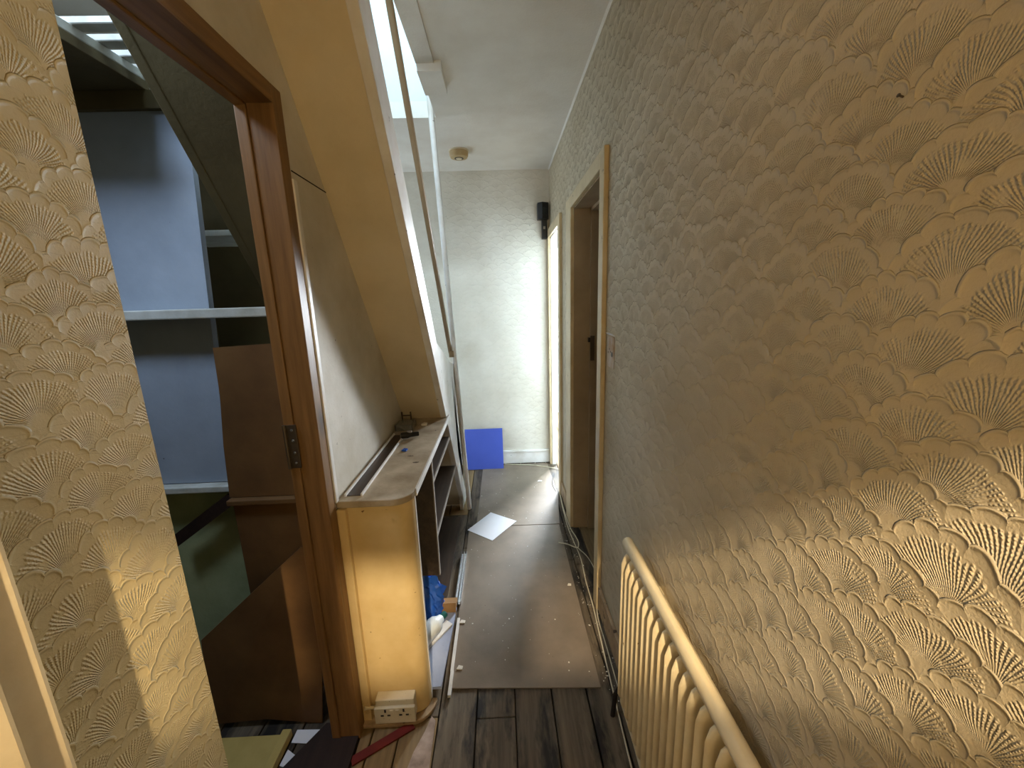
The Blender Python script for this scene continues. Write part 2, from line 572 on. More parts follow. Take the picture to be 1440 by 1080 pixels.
rb.box(-1.2, 1.2, -2.2, -2.1, -0.02, CE + .08).box(-1.3, -1.2, -2.2, YB, -0.02, CE + .08).box(1.2, 1.3, -2.2, YB, -0.02, CE + .08)
rb.box(-1.3, 1.3, -2.2, YB, CE, CE + .08)
tag(rb.build('wall_back_room', M['soffit']), 'walls and ceiling of the lamp-lit room behind the viewer', 'wall', **S)

# room beyond the far right doorway
br = MB()
br.box(XR + TH, 3.0, 2.42, 2.50, -0.02, CE + .05)
br.box(2.9, 3.0, 2.45, 4.9, -0.02, CE + .05)
br.box(XR, XR + .035, YF + .02, 4.9, -0.02, CE + .05)
br.box(XR, 3.0, 2.45, 4.9, CE, CE + .08)
wx0, wx1, wz0, wz1 = 0.56, 1.66, 0.85, 2.05
br.box(XR, wx0, 4.8, 4.9, -0.02, CE).box(wx1, 3.0, 4.8, 4.9, -0.02, CE).box(wx0, wx1, 4.8, 4.9, -0.02, wz0).box(wx0, wx1, 4.8, 4.9, wz1, CE)
tag(br.build('wall_bedroom', M['loft']), 'white walls of the sunlit room through the far doorway', 'wall', **S)
w1 = empty('window_1', (1.11, 4.86, wz0), 'bright window of the room beyond the far doorway', 'window', **S)
MB().box(wx0, wx1, 4.86, 4.87, wz0, wz1).build('pane', M['glass_em'], w1)
MB().box(wx0, wx1, 4.83, 4.88, wz0, wz0 + .05).box(wx0, wx1, 4.83, 4.88, wz1 - .05, wz1).box(wx0, wx0 + .05, 4.83, 4.88, wz0, wz1).box(wx1 - .05, wx1, 4.83, 4.88, wz0, wz1).box(1.09, 1.13, 4.83, 4.88, wz0, wz1).build('frame', M['white_gloss'], w1)
# dark room beyond the near right doorway
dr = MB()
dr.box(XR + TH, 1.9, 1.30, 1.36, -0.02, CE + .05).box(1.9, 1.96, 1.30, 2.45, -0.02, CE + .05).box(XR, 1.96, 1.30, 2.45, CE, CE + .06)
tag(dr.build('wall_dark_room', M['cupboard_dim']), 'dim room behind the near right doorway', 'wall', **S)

# loft shaft over the stair
lf = MB()
lf.box(-0.95, hx + .06, hy1, hy1 + .06, CE + .08, 3.05)                                   # far face
lf.slab([(-1.6, hy1 + .05, 3.04), (-1.6, -0.2, 3.95), (0.6, -0.2, 3.95), (0.6, hy1 + .05, 3.04)], 0.05)   # sloping loft ceiling
lf.box(-1.62, -1.57, -0.6, hy1, CE + .08, 3.95).box(0.5, 0.56, -0.6, hy1, CE + .08, 3.95)
lf.box(-1.62, 0.56, -0.66, -0.60, CE, 4.2)
lf.slab([(-1.6, -0.66, 3.90), (-1.6, -0.19, 3.90), (0.6, -0.19, 3.90), (0.6, -0.66, 3.90)], 0.05)
lf.box(XS0 - .08, XS0 - .02, hy0, hy1 + .05, 0.0 + CE, 2.75)
tag(lf.build('wall_loft', M['loft']), 'bright white loft walls seen up through the stairwell', 'wall', **S)
sk = empty('window_2', (-0.58, 1.25, 3.62), 'roof window lighting the loft stairwell from above', 'window', **S)
MB().box(-0.90, -0.26, 0.82, 1.68, 3.66, 3.67).build('pane', M['glass_em'], sk)
MB().box(-0.93, -0.90, 0.79, 1.71, 3.62, 3.70).box(-0.26, -0.23, 0.79, 1.71, 3.62, 3.70).box(-0.90, -0.26, 0.79, 0.82, 3.62, 3.70).box(-0.90, -0.26, 1.68, 1.71, 3.62, 3.70).build('frame', M['white_gloss'], sk)

# ---- doorways on the right
def doorway(name, d, label, casing_w, far_w, depth, stop=True, lm='lining'):
    r = empty(name, (XR, (d[0] + d[1]) / 2, 0), label, 'doorway', **S)
    p = 0.020
    MB().box(XR - p, XR, d[0] - casing_w, d[0], 0, DH + .062).build('casing', M['cream_gloss'], r, bevel=.004)
    MB().box(XR - p, XR, d[1], d[1] + far_w, 0, DH + .062).build('casing', M['cream_gloss'], r, bevel=.004)
    MB().box(XR - p, XR, d[0], d[1], DH, DH + .062).build('casing', M['cream_gloss'], r, bevel=.004)
    t = 0.006
    MB().box(XR - .001, XR + depth, d[1] - t, d[1], 0, DH).build('lining', M[lm], r)
    MB().box(XR - .001, XR + depth, d[0], d[0] + t, 0, DH).build('lining', M[lm], r)
    MB().box(XR - .001, XR + depth, d[0], d[1], DH - t, DH).build('lining', M[lm], r)
    if stop:
        MB().box(XR + depth - .012, XR + depth + .035, d[1] - .022, d[1] - t, 0, DH - t).build('door_stop', M['lining'], r, bevel=.002)
        MB().box(XR + depth - .012, XR + depth + .035, d[0], d[1], DH - .022, DH - t).build('door_stop', M['lining'], r, bevel=.002)
    return r


d1 = doorway('door_1', D1, 'open near doorway with painted brown lining beside the removed switch', 0.065, 0.150, 0.10)
MB().box(XR + .088, XR + .112, D1[1] - .030, D1[1] - .021, 1.06, 1.20).build('strike_plate', M['steel'], d1, bevel=.001)
MB().box(XR + .078, XR + .092, D1[1] - .028, D1[1] - .006, 1.165, 1.19).build('latch_hole', M['black'], d1)
d2 = doorway('door_2', D2, 'far doorway glowing with daylight next to the end wall', 0.078, 0.058, 0.034, False, 'white_gloss')
for z in (0.32, 1.60):
    MB().box(XR + .005, XR + .033, D2[0] + .006, D2[0] + .012, z, z + .09).build('hinge', M['steel'], d2)

# skirtings
tag(MB().box(XR - .016, XR, -0.58, D1[0] - .066, 0.012, 0.125).build('baseboard_right', M['skirt'], bevel=.005), 'scuffed brown skirting running behind the radiator', 'skirting', **S)
tag(MB().box(XR - .014, XR, D1[1] + .151, D2[0] - .079, 0.01, 0.11).build('baseboard_between', M['skirt'], bevel=.005), 'short skirting between the two doorways', 'skirting', **S)
bf = empty('baseboard_far', (0, YF, 0), 'white moulded skirting along the end wall', 'skirting', **S)
MB().box(-0.86, XR - .02, YF - .016, YF, 0.004, 0.105).build('board', M['white_gloss'], bf, bevel=.003)
MB().box(-0.86, XR - .02, YF - .024, YF, 0.105, 0.125).build('moulding', M['white_gloss'], bf, bevel=.006)

# near-left architrave at the very edge of the picture
tag(MB().box(XL, XL + .050, 0.25, 0.340, 0.0, 2.0).box(XL, XL + .064, 0.06, 0.300, 0.0, 2.0).build('trim_4', M['cream_gloss'], bevel=.005), 'smooth cream door architrave at the bottom left edge', 'trim', **S)

# ================================================================== CUPBOARD DOORWAY FRAME
fr = empty('door_3', (XL, P0, 0), 'stained pine frame of the open cupboard without its door', 'door frame', **S)
MB().box(XL - .056, XL + .006, P0, P1, 0, PH).build('jamb', M['pine'], fr, bevel=.002)
MB().box(XL - .084, XL - .0565, P0 - .004, P1, 0, PH - .042).build('jamb_edge', M['pine'], fr, bevel=.003)
MB().box(XL - .056, XL + .006, WE, P0, PH - .042, PH).build('header', M['pine_y'], fr, bevel=.002)
MB().box(XL - .084, XL - .0565, WE, P1, PH - .046, PH).build('header_edge', M['pine_y'], fr, bevel=.003)
hg = MB().box(XL - .078, XL - .050, P0 - .007, P0 - .003, 0.965, 1.09).build('hinge', M['steel'], fr, bevel=.001)
MB().tube([(XL - .080, P0 - .008, 0.965), (XL - .080, P0 - .008, 1.09)], .005, 8).build('hinge_pin', M['steel'], hg)
for z in (0.98, 1.01, 1.045, 1.075):
    MB().lathe([(.004, 0), (.003, .0015)], (XL - .062, P0 - .007, z), (0, -1, 0), 8).build('screw', M['alu'], hg)
tag(MB().box(XL - .01, XL + .010, P1, P1 + .020, 0.826, 1.72).build('trim_5', M['white_gloss'], bevel=.003), 'narrow white painted batten against the pine post', 'trim', **S)

# ================================================================== LOFT STAIR
st = empty('loft_staircase', (-0.58, 2.45, 0), 'steep loft staircase with cream underside and white outer string', 'staircase')
ye = 1.058 + 2.081 / 1.39
y_hi = 0.30
MB().prism([(y_hi, zs(y_hi)), (ye, 0.002), (ye + .01, 0.012), (y_hi, zs(y_hi) + .025)], 0, XL - .018, XS1 - .030).build('underside', M['soffit'], st)
MB().prism([(y_hi, zs(y_hi)), (ye, 0.002), (ye + .01, 0.012), (y_hi, zs(y_hi) + .025)], 0, XS0 + .002, XL - .018).build('cupboard_underside', M['cupboard_dim'], st)  # underside inside the cupboard, set in a darker olive tone


def string(x0, x1, mat, nm):
    return MB().prism([(y_hi, zs(y_hi) - .004), (ye, -0.0), (ye + .145, 0.0), (y_hi, zs(y_hi) + .205)], 0, x0, x1).build(nm, mat, st, bevel=.003)


string(XS1 - .030, XS1, M['white_gloss'], 'outer_string')
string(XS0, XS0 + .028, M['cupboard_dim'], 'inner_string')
for i in range(14):
    z = 0.19 * (i + 1)
    yf = 1.058 + (2.081 + .215 - z) / 1.39
    if yf < y_hi + .15: break
    MB().box(XS0 + .028, XS1 - .030, yf - .12, yf, z - .022, z).build('tread', M['white_gloss'], st)
    MB().box(XS0 + .028, XS1 - .030, yf - .132, yf - .120, z - .022, z + .167).build('riser', M['white_gloss'], st)
# white infill between the string and the post
MB().prism([(1.80, zs(1.80) + .19), (2.20, zs(2.20) + .19), (ye + .14, 0.0), (2.485, 0.0), (2.485, 1.02), (2.30, 1.06)], 0, XS1 - .026, XS1 - .006).build('infill_panel', M['white_gloss'], st)
# thin leaning post
MB().tube([(-0.258, 2.500, 0.0), (-0.288, 2.44, 1.0), (-0.328, 2.358, 2.385), (-0.334, 2.345, 2.60)], .0155, 12).build('newel_pole', M['white_gloss'], st, smooth=True)
# handrail
a, b = Vector((-0.316, 1.30, 2.585)), Vector((-0.316, 2.44, 1.105))
d = (b - a).normalized()
n = Vector((0, -d.z, d.y))
prof = []
hr = MB()
w_, h_ = 0.022, 0.030
q = [a + Vector((-w_ / 2, 0, 0)) - n * h_ / 2, a + Vector((w_ / 2, 0, 0)) - n * h_ / 2, a + Vector((w_ / 2, 0, 0)) + n * h_ / 2, a + Vector((-w_ / 2, 0, 0)) + n * h_ / 2]
v = q + [p + (b - a) for p in q]
hr.poly(v, [(3, 2, 1, 0), (4, 5, 6, 7), (0, 1, 5, 4), (1, 2, 6, 5), (2, 3, 7, 6), (3, 0, 4, 7)])
rail = hr.build('handrail', M['lining'], st, bevel=.006)
MB().box(-0.322, -0.292, 2.41, 2.50, 1.075, 1.115).build('rail_bracket', M['lining'], rail, bevel=.003)

# ================================================================== SHELF CABINET UNDER THE STAIR
CZ = 0.824
XF = -0.290
cb = empty('shelf_cabinet', (-0.40, 1.55, 0), 'open shelf cabinet with yellowed curved end under the stairs', 'cabinet')


def corner(x_left, y_flat, xf, yf, rad, n=8):
    pts = [(x_left, y_flat)]
    cx_, cy_ = xf - rad, y_flat + rad
    for i in range(n + 1):
        t = -math.pi / 2 + (math.pi / 2) * i / n
        pts.append((cx_ + rad * math.cos(t), cy_ + rad * math.sin(t)))
    return pts


ytop_e = ycnt + .035
pts = corner(XL + .001, 1.100, XF, 0, 0.062)
top = MB().prism(pts + [(XF, ytop_e - .03), (XL + .001, ytop_e - .03)], 2, CZ - .022, CZ).build('worktop', M['counter'], cb, bevel=.002, seg=1)
MB().box(XF - .001, XF + .004, 1.165, ytop_e - .005, CZ - .024, CZ + .001).build('edging', M['edge_white'], top)
# curved end panel
outer = corner(XL + .001, 1.108, XF - .004, 0, 0.050)
inner = [(x - .012 if i else x, y + .012) for i, (x, y) in enumerate(outer)]
inner = [(XL + .001, 1.122)] + [(XF - .004 - .050 + .036 * math.cos(-math.pi / 2 + math.pi / 2 * i / 8), 1.158 + .036 * math.sin(-math.pi / 2 + math.pi / 2 * i / 8)) for i in range(9)]
end = MB().prism(outer + inner[::-1], 2, 0.0, CZ - .022).build('end_panel', M['yellow_panel'], cb, smooth=True)
MB().box(XL + .001, XL + .030, 1.090, 1.110, 0.0, CZ - .024).build('end_batten', M['yellow_panel'], end, bevel=.004)
pl_o = corner(XL + .001, 1.072, XF + .018, 0, 0.085)
pl_i = [(XL + .001, 1.108)] + [(XF - .004 - .05 + .05 * math.cos(-math.pi / 2 + math.pi / 2 * i / 8), 1.158 + .05 * math.sin(-math.pi / 2 + math.pi / 2 * i / 8)) for i in range(9)]
MB().prism(pl_o + pl_i[::-1], 2, 0.0, 0.014).build('plinth', M['skirt'], cb, bevel=.004)
MB().box(XF - .014, XF - .002, 1.158, 1.172, 0.0, CZ - .024).build('end_edging', M['edge_white'], cb, bevel=.002)
MB().box(XL + .001, XF - .006, 1.474, 1.490, 0.27, CZ - .023).build('divider', M['dark_wood'], cb)
MB().box(XF - .006, XF - .002, 1.474, 1.490, 0.27, CZ - .023).build('divider_edge', M['edge_grey'], cb)
for z, yb in ((0.695, 1.058 + (2.081 - .69) / 1.39 - .03), (0.450, 1.058 + (2.081 - .445) / 1.39 - .03)):
    sh = MB().box(XL + .001, XF - .010, 1.491, yb, z - .015, z).build('shelf', M['dark_wood'], cb)
    MB().box(XF - .010, XF - .005, 1.491, yb, z - .015, z).build('shelf_edge', M['edge_grey'], sh)
MB().prism([(1.13, 0.02), (1.13, CZ - .024), (ycnt - .02, CZ - .024), (ye - .08, 0.02)], 0, XL + .001, XL + .008).build('back_panel', M['dark_wood'], cb)
MB().box(XL + .001, XF - .014, 1.172, 2.36, 0.002, 0.020).build('base', M['dark_wood'], cb)
# sliding-door tracks let into the back of the worktop
tk = MB().box(XL + .020, XL + .070, 1.135, 1.70, CZ, CZ + .002).build('track_bed', M['dark_wood'], cb)
for x in (XL + .018, XL + .068):
    MB().box(x - .002, x + .003, 1.13, 1.71, CZ, CZ + .009).build('track_rail', M['edge_white'], cb)

# things in the cabinet
bd = MB().slab([(-0.300, 1.18, .034), (-0.262, 1.18, .034), (-0.246, 1.56, .034), (-0.420, 1.56, .034), (-0.420, 1.30, .034)], -0.012)
tag(bd.build('loose_board', M['blue_grey']), 'blue-grey laminate board lying at the foot of the cabinet', 'board')
mt = MB().box(-0.262, -0.232, 1.60, 1.98, 0.004, 0.012).box(-0.262, -0.258, 1.60, 1.98, 0.012, 0.026).box(-0.236, -0.232, 1.60, 1.98, 0.012, 0.026).box(-0.250, -0.244, 1.60, 1.98, 0.012, 0.026)
tag(mt.build('metal_track', M['alu']), 'shiny aluminium sliding-door track on the floor beside the cabinet', 'track')
tag(MB().box(-0.238, -0.226, 1.16, 1.26, 0.003, 0.016).box(-0.240, -0.228, 1.26, 1.52, 0.003, 0.012).build('edging_strip', M['edge_white'], bevel=.001), 'narrow white edging strip by the cabinet foot', 'strip')
# bottle lying on a thin white board
bo = empty('bottle', (-0.33, 1.40, 0.045), 'frosted plastic bottle with teal cap lying in the cabinet', 'bottle')
bax = Vector((0.55, 0.83, 0.05)).normalized()
bs0 = Vector((-0.368, 1.330, 0.082))
MB().lathe([(.024, 0), (.034, .004), (.036, .02), (.036, .085), (.033, .100), (.020, .118), (.017, .130), (.013, .134)], bs0, bax, 20).build('body', M['frosted'], bo, smooth=True)
MB().lathe([(.0135, .133), (.014, .135), (.014, .156), (.012, .158)], bs0, bax, 14).build('cap', M['teal'], bo, smooth=True)
tag(MB().slab([(-0.345, 1.325, .036), (-0.252, 1.455, .036), (-0.282, 1.478, .036), (-0.375, 1.348, .036)], .006).build('thin_board', M['edge_white']), 'thin white board propping the lying bottle', 'board')
ca = MB().box(-0.315, -0.245, 1.535, 1.60, 0.046, 0.05).slab([(-0.315, 1.53, .024), (-0.245, 1.53, .024), (-0.245, 1.54, .075), (-0.315, 1.54, .075)], .004)
tag(ca.build('cardboard_scrap', M['card']), 'folded brown cardboard scrap in front of the blue bag', 'cardboard')
# crumpled blue bag
bg = bmesh.new()
bmesh.ops.create_icosphere(bg, subdivisions=4, radius=1.0)
rr = random.Random(3)
dirs = [(Vector((rr.gauss(0, 1), rr.gauss(0, 1), rr.gauss(0, 1))).normalized(), rr.uniform(.03, .16), rr.uniform(5, 12), rr.uniform(0, 6)) for _ in range(22)]
for v in bg.verts:
    p = v.co.copy()
    k = 1.0
    for dd, am, fq, ph in dirs:
        k += am * (abs(math.sin(p.dot(dd) * fq + ph)) - .6) * 0.55
    s = Vector((.085, .062, .110))
    z = p.z * k
    if z > .55: z = .55 + (z - .55) * 1.5
    v.co = Vector((-0.385 + p.x * k * s.x, 1.515 + p.y * k * s.y * .8, 0.036 + .090 + max(z, -.80) * s.z))
b_ = MB(); b_.bm.free(); b_.bm = bg
tag(b_.build('plastic_bag', M['bag'], smooth=True), 'crumpled shiny blue plastic bag inside the cabinet', 'bag')

# things on the worktop
t = empty('torch', (-0.405, 1.66, CZ), 'small black torch lying on the dusty worktop', 'torch')
ta = Vector((0.95, 0.30, 0)).normalized()
MB().lathe([(.010, 0), (.014, .003), (.015, .030), (.011, .040), (.010, .075), (.009, .078)], Vector((-0.452, 1.645, CZ + .016)), ta, 14).build('body', M['black'], t, smooth=True)
MB().lathe([(.009, -.002), (.009, .001)], Vector((-0.452, 1.645, CZ + .016)), ta, 12).build('lens', M['edge_grey'], t)
MB().box(-0.425, -0.405, 1.650, 1.662, CZ + .026, CZ + .034).build('switch', M['edge_grey'], t, bevel=.002)
pk = empty('plastic_tray', (-0.46, 1.80, CZ), 'clear crumpled plastic tray at the back of the worktop', 'tray')
MB().box(-0.505, -0.425, 1.755, 1.84, CZ, CZ + .004).build('bottom', M['clear'], pk)
for (x0, x1, y0, y1) in ((-.505, -.502, 1.755, 1.84), (-.428, -.425, 1.755, 1.84), (-.505, -.425, 1.755, 1.758), (-.505, -.425, 1.837, 1.84)):
    MB().box(x0, x1, y0, y1, CZ + .004, CZ + .030).build('side', M['clear'], pk)
br_ = empty('metal_bracket', (-0.49, 1.90, CZ), 'small dark metal bracket standing against the sloping underside', 'bracket')
for x in (-0.505, -0.462):
    MB().tube([(x, 1.90, CZ), (x, 1.895, CZ + .055)], .004, 8).build('prong', M['steel'], br_)
MB().tube([(-0.505, 1.897, CZ + .036), (-0.462, 1.897, CZ + .036)], .003, 8).build('crossbar', M['steel'], br_)
tag(MB().slab([(-0.415, 1.50, CZ), (-0.395, 1.495, CZ), (-0.392, 1.515, CZ), (-0.408, 1.522, CZ)], .006).build('plastic_scrap', M['bag'], bevel=.001), 'tiny bright blue plastic scrap on the worktop', 'scrap')
tag(MB().slab([(-0.40, 1.83, CZ), (-0.375, 1.825, CZ), (-0.372, 1.85, CZ), (-0.39, 1.86, CZ)], .010).build('paper_scrap', M['flake'], bevel=.002), 'crumpled white scrap on the far end of the worktop', 'scrap')

# ================================================================== SOCKET ON THE CABINET END
so = empty('double_socket', (-0.405, 1.10, 0.03), 'grimy white double socket low on the cabinet end panel', 'socket')
sx0, sx1, sz0, sz1 = -0.462, -0.333, 0.030, 0.112
bxm = MB().box(sx0, sx1, 1.074, 1.108, sz0, sz1).build('back_box', M['white_plastic'], so, bevel=.004)
fp = MB().box(sx0 - .003, sx1 + .003, 1.064, 1.075, sz0 - .002, sz1 - .022).build('face_plate', M['white_plastic'], so, bevel=.003)
for cxx in (sx0 + .034, sx1 - .034):
    for dx, dz, w, h in ((0, .014, .003, .006), (-.011, -.004, .005, .003), (.011, -.004, .005, .003)):
        MB().box(cxx + dx - w, cxx + dx + w, 1.0632, 1.0642, .066 + dz - h, .066 + dz + h).build('pin_hole', M['black'], fp)
for cxx in (sx0 + .055, sx1 - .055):
    MB().box(cxx - .006, cxx + .006, 1.0615, 1.0645, .070, .084).build('switch', M['white_plastic'], fp, bevel=.001)
MB().tube([(sx0 + .004, 1.094, .062), (sx0 - .03, 1.092, .064), (XL + .012, 1.085, .070)], .0055, 8).build('lead', M['white_plastic'], so, smooth=True)
tag(MB().slab([(-0.522, 0.985, .001), (-0.508, 0.962, .001), (-0.335, 1.062, .001), (-0.352, 1.085, .001)], .006).build('red_strip', M['red']), 'dull red strip lying at the foot of the cabinet', 'strip')
tag(MB().slab([(-0.345, 0.90, .001), (-0.266, 0.90, .001), (-0.270, 1.085, .001), (-0.285, 1.10, .001), (-0.300, 1.05, .001), (-0.325, 0.99, .001)], .003).build('lino_scrap', paint('pale_lino', lin(176, 156, 140), lin(110, 90, 78), 0.7, 18, 0.0004, 90)), 'torn pale lino strip on the floor by the cabinet', 'lino')

# ================================================================== FLOOR SHEETS, PAPER, BLUE BOARD
tag(MB().slab([(-0.236, 1.196, .0008), (0.322, 1.168, .0008), (0.330, 2.245, .0008), (-0.240, 2.258, .0008)], .0045).build('hardboard_sheet', M['hardboard']), 'brown hardboard sheet covering the landing floor nearest the viewer', 'hardboard', 'hardboard sheets on the floor')
tag(MB().slab([(-0.196, 2.264, .0008), (0.334, 2.252, .0008), (0.380, 2.62, .0008), (0.372, 3.215, .0008), (-0.190, 3.222, .0008)], .0045).build('hardboard_sheet', M['hardboard']), 'brown hardboard sheet at the far end by the blue board', 'hardboard', 'hardboard sheets on the floor')
tag(MB().slab([(-0.250, 2.224, .006), (-0.092, 2.100, .0065), (0.062, 2.302, .006), (-0.108, 2.422, .0065)], .0012).build('paper_sheet', M['paper']), 'white sheet of paper lying on the hardboard floor', 'paper')
tag(MB().slab([(-0.336, 3.135, .004), (-0.012, 3.135, .004), (-0.012, 3.222, .338), (-0.336, 3.222, .338)], -.007).build('blue_board', M['blue'], bevel=.001), 'square blue board leaning against the end wall', 'board')
# paint flakes: far too many to count
fk = MB()
rf = random.Random(5)
for i in range(210):
    if rf.random() < .55:
        x, y = rf.uniform(-.22, .32), rf.uniform(1.2, 3.1)
        z = .0056
    else:
        x, y = rf.uniform(.335, .405), rf.uniform(1.1, 2.3)
        z = .0005
    s = rf.choice([.0010, .0013, .0016, .002, .0032]) * rf.uniform(.7, 1.3)
    an = rf.uniform(0, 6.28)
    fk.slab([(x + s * math.cos(an + k * 1.57) * rf.uniform(.6, 1.3), y + s * math.sin(an + k * 1.57) * rf.uniform(.6, 1.3), z) for k in range(4)], .0008)
tag(fk.build('paint_flakes', M['flake']), 'white flakes of paint and plaster scattered over the floor', 'debris', kind='stuff')
for (x, y, s, lb) in ((-0.205, 1.215 + .06, .012, 'torn white scrap on the near left corner of the hardboard'), (0.30, 1.70, .010, 'small white scrap at the right edge of the hardboard'), (0.27, 2.86, .018, 'crumpled white scrap on the floor before the far doorway'), (-0.215, 1.50, .013, 'white scrap against the cabinet edge of the hardboard')):
    tag(MB().slab([(x - s, y - s * .5, .006), (x + s * .8, y - s * .7, .006), (x + s, y + s * .4, .006), (x - s * .4, y + s * .8, .006)], .004).build('paper_scrap', M['flake']), lb, 'scrap', 'paper scraps on the floor')

# ================================================================== CABLES
def cable(pts, r, mat, label):
    # catmull-rom smoothing
    P = [Vector(p) for p in pts]
    P = [P[0] * 2 - P[1]] + P + [P[-1] * 2 - P[-2]]
    out = []
    for i in range(1, len(P) - 2):
        for k in range(6):
            t = k / 6
            out.append(.5 * ((2 * P[i]) + (P[i + 1] - P[i - 1]) * t + (2 * P[i - 1] - 5 * P[i] + 4 * P[i + 1] - P[i + 2]) * t * t + (3 * P[i] - P[i - 1] - 3 * P[i + 1] + P[i + 2]) * t ** 3))
    out.append(P[-2])
    tag(MB().tube(out, r, 6).build('cable', mat, smooth=True), label, 'cable', 'loose cables on the floor')


cable([(0.395, 2.66, .004), (0.384, 2.40, .005), (0.380, 2.20, .006), (0.388, 2.06, .007), (0.398, 1.90, .006), (0.388, 1.72, .005), (0.385, 1.56, .006), (0.376, 1.40, .005), (0.362, 1.13, .004), (0.352, 0.93, .004), (0.345, 0.70, .004)], .0028, M['cable'], 'white cable running along the right edge of the floor')
cable([(0.298, 2.047, .009), (0.345, 2.025, .012), (0.395, 1.985, .014), (0.412, 2.03, .014), (0.408, 2.10, .010), (0.392, 2.20, .010), (0.388, 2.42, .008), (0.396, 2.62, .005)], .0032, M['cable'], 'looped white cable with its cut end on the hardboard')
cable([(0.400, 1.985, .012), (0.440, 1.90, .006), (0.455, 1.76, .004), (0.428, 1.64, .004), (0.392, 1.50, .008), (0.388, 1.35, .010), (0.383, 1.10, .006), (0.376, 0.90, .006)], .0025, M['cable'], 'thin white cable looping through the near doorway')
cable([(-0.005, 3.205, .012), (0.12, 3.19, .010), (0.26, 3.16, .010), (0.40, 3.10, .008), (0.48, 3.05, .006)], .0032, M['cable'], 'white cable along the foot of the end wall')
cable([(0.400, 2.98, .014), (0.372, 2.88, .012), (0.362, 2.78, .009), (0.372, 2.68, .007)], .0022, M['grey_cable'], 'thin dark wire curling by the far doorway')

# ================================================================== RADIATOR
ra = empty('radiator', (0.365, 0.68, 0.10), 'low cream ribbed radiator under the shell-fan wallpaper', 'radiator')
RY0, RY1, RZ0, RZ1 = 0.20, 1.034, 0.105, 0.700
RX0 = 0.350
MB().tube([(RX0 + .006, RY1 + .004, RZ1 - .012), (RX0 + .006, RY1 - .004, RZ1 - .008), (RX0 + .006, RY0, RZ1 - .008)], [.010, .0165, .0165], 14).build('top_rail', M['rad'], ra, smooth=True)
MB().box(RX0 - .002, RX0 + .020, RY0, RY1, RZ0, RZ0 + .022).build('bottom_rail', M['rad'], ra, bevel=.006)
MB().box(RX0 + .020, RX0 + .026, RY0, RY1, RZ0, RZ1 - .01).build('panel', M['rad'], ra)
pitch = 0.0345
ncol = int((RY1 - RY0) / pitch)
first = None
for i in range(ncol):
    y = RY1 - .012 - i * pitch
    if first is None:
        mb = MB()
        hw = .0074
        prof = [(RX0 + .021, -hw), (RX0 + .002, -hw), (RX0 - .009, -hw * .62), (RX0 - .013, 0), (RX0 - .009, hw * .62), (RX0 + .002, hw), (RX0 + .021, hw)]
        zz = [(RZ0 + .012, .1), (RZ0 + .030, .8), (RZ0 + .045, 1), (RZ1 - .075, 1), (RZ1 - .050, .8), (RZ1 - .030, .1)]
        rings = []
        for z, k in zz:
            rings.append([mb.bm.verts.new((RX0 + .021 + (px - RX0 - .021) * k, y + py * (0.6 + .4 * k), z)) for px, py in prof])
        for r0, r1 in zip(rings[:-1], rings[1:]):
            for k in range(len(prof) - 1):
                mb.bm.faces.new((r0[k], r0[k + 1], r1[k + 1], r1[k]))
        first = mb.build('column', M['rad'], ra, smooth=True)
    else:
        c = first.copy()
        COL.objects.link(c)
        c.location = (0, -i * pitch, 0)
        c.parent = ra
for y in (RY1 - .12, RY0 + .12):
    MB().box(RX0 + .027, XR - .001, y - .015, y + .015, RZ0 + .05, RZ1 - .08).build('wall_bracket', M['rad'], ra)
MB().tube([(RX0 + .012, RY1 + .002, RZ0 + .015), (RX0 + .012, RY1 + .035, RZ0 + .015), (RX0 - .004, RY1 + .038, RZ0 - .02), (RX0 - .012, RY1 + .038, -0.01)], .008, 10).build('pipe', M['dirt'], ra, smooth=True)

# ================================================================== SMALL WALL AND CEILING FITTINGS
sm = empty('smoke_alarm', (-0.232, 2.85, CE), 'round yellowed smoke alarm on the ceiling', 'smoke alarm')
MB().lathe([(.066, 0), (.066, -.006), (.062, -.008)], (-0.232, 2.85, CE), (0, 0, 1), 32).build('base', M['white_plastic'], sm, smooth=True)
MB().lathe([(.062, -.006), (.061, -.030), (.055, -.042), (.034, -.046)], (-0.232, 2.85, CE), (0, 0, 1), 32).build('cover', paint('aged_cream_plastic', lin(196, 172, 128), lin(176, 150, 104), .5, 12, 0, 60), sm, smooth=True)
MB().lathe([(.030, -.044), (.030, -.0475), (.022, -.0475)], (-0.232, 2.85, CE), (0, 0, 1), 24).build('grille_ring', M['steel'], sm)
MB().lathe([(.020, -.046), (.019, -.050), (.008, -.051)], (-0.232, 2.85, CE), (0, 0, 1), 20).build('test_button', M['white_plastic'], sm, smooth=True)

se = empty('motion_sensor', (0.37, YF - .05, 1.9), 'black box sensor on a bracket in the far right corner', 'sensor')
MB().prism([(0.318, YF - .002), (0.318, YF - .060), (0.352, YF - .085), (0.402, YF - .062), (0.402, YF - .002)], 2, 2.015, 2.135).build('housing', M['black'], se, bevel=.004)
MB().prism([(0.332, YF - .058), (0.352, YF - .0855), (0.388, YF - .0725), (0.37, YF - .05)], 2, 2.045, 2.10).build('lens', plain('dark_lens', lin(40, 42, 40), .2), se)
MB().box(0.352, 0.392, YF - .045, YF - .001, 1.875, 2.016).build('bracket', M['black'], se, bevel=.004)
MB().box(0.362, 0.378, YF - .047, YF - .044, 1.945, 1.965).build('bracket_screw', M['edge_grey'], se)

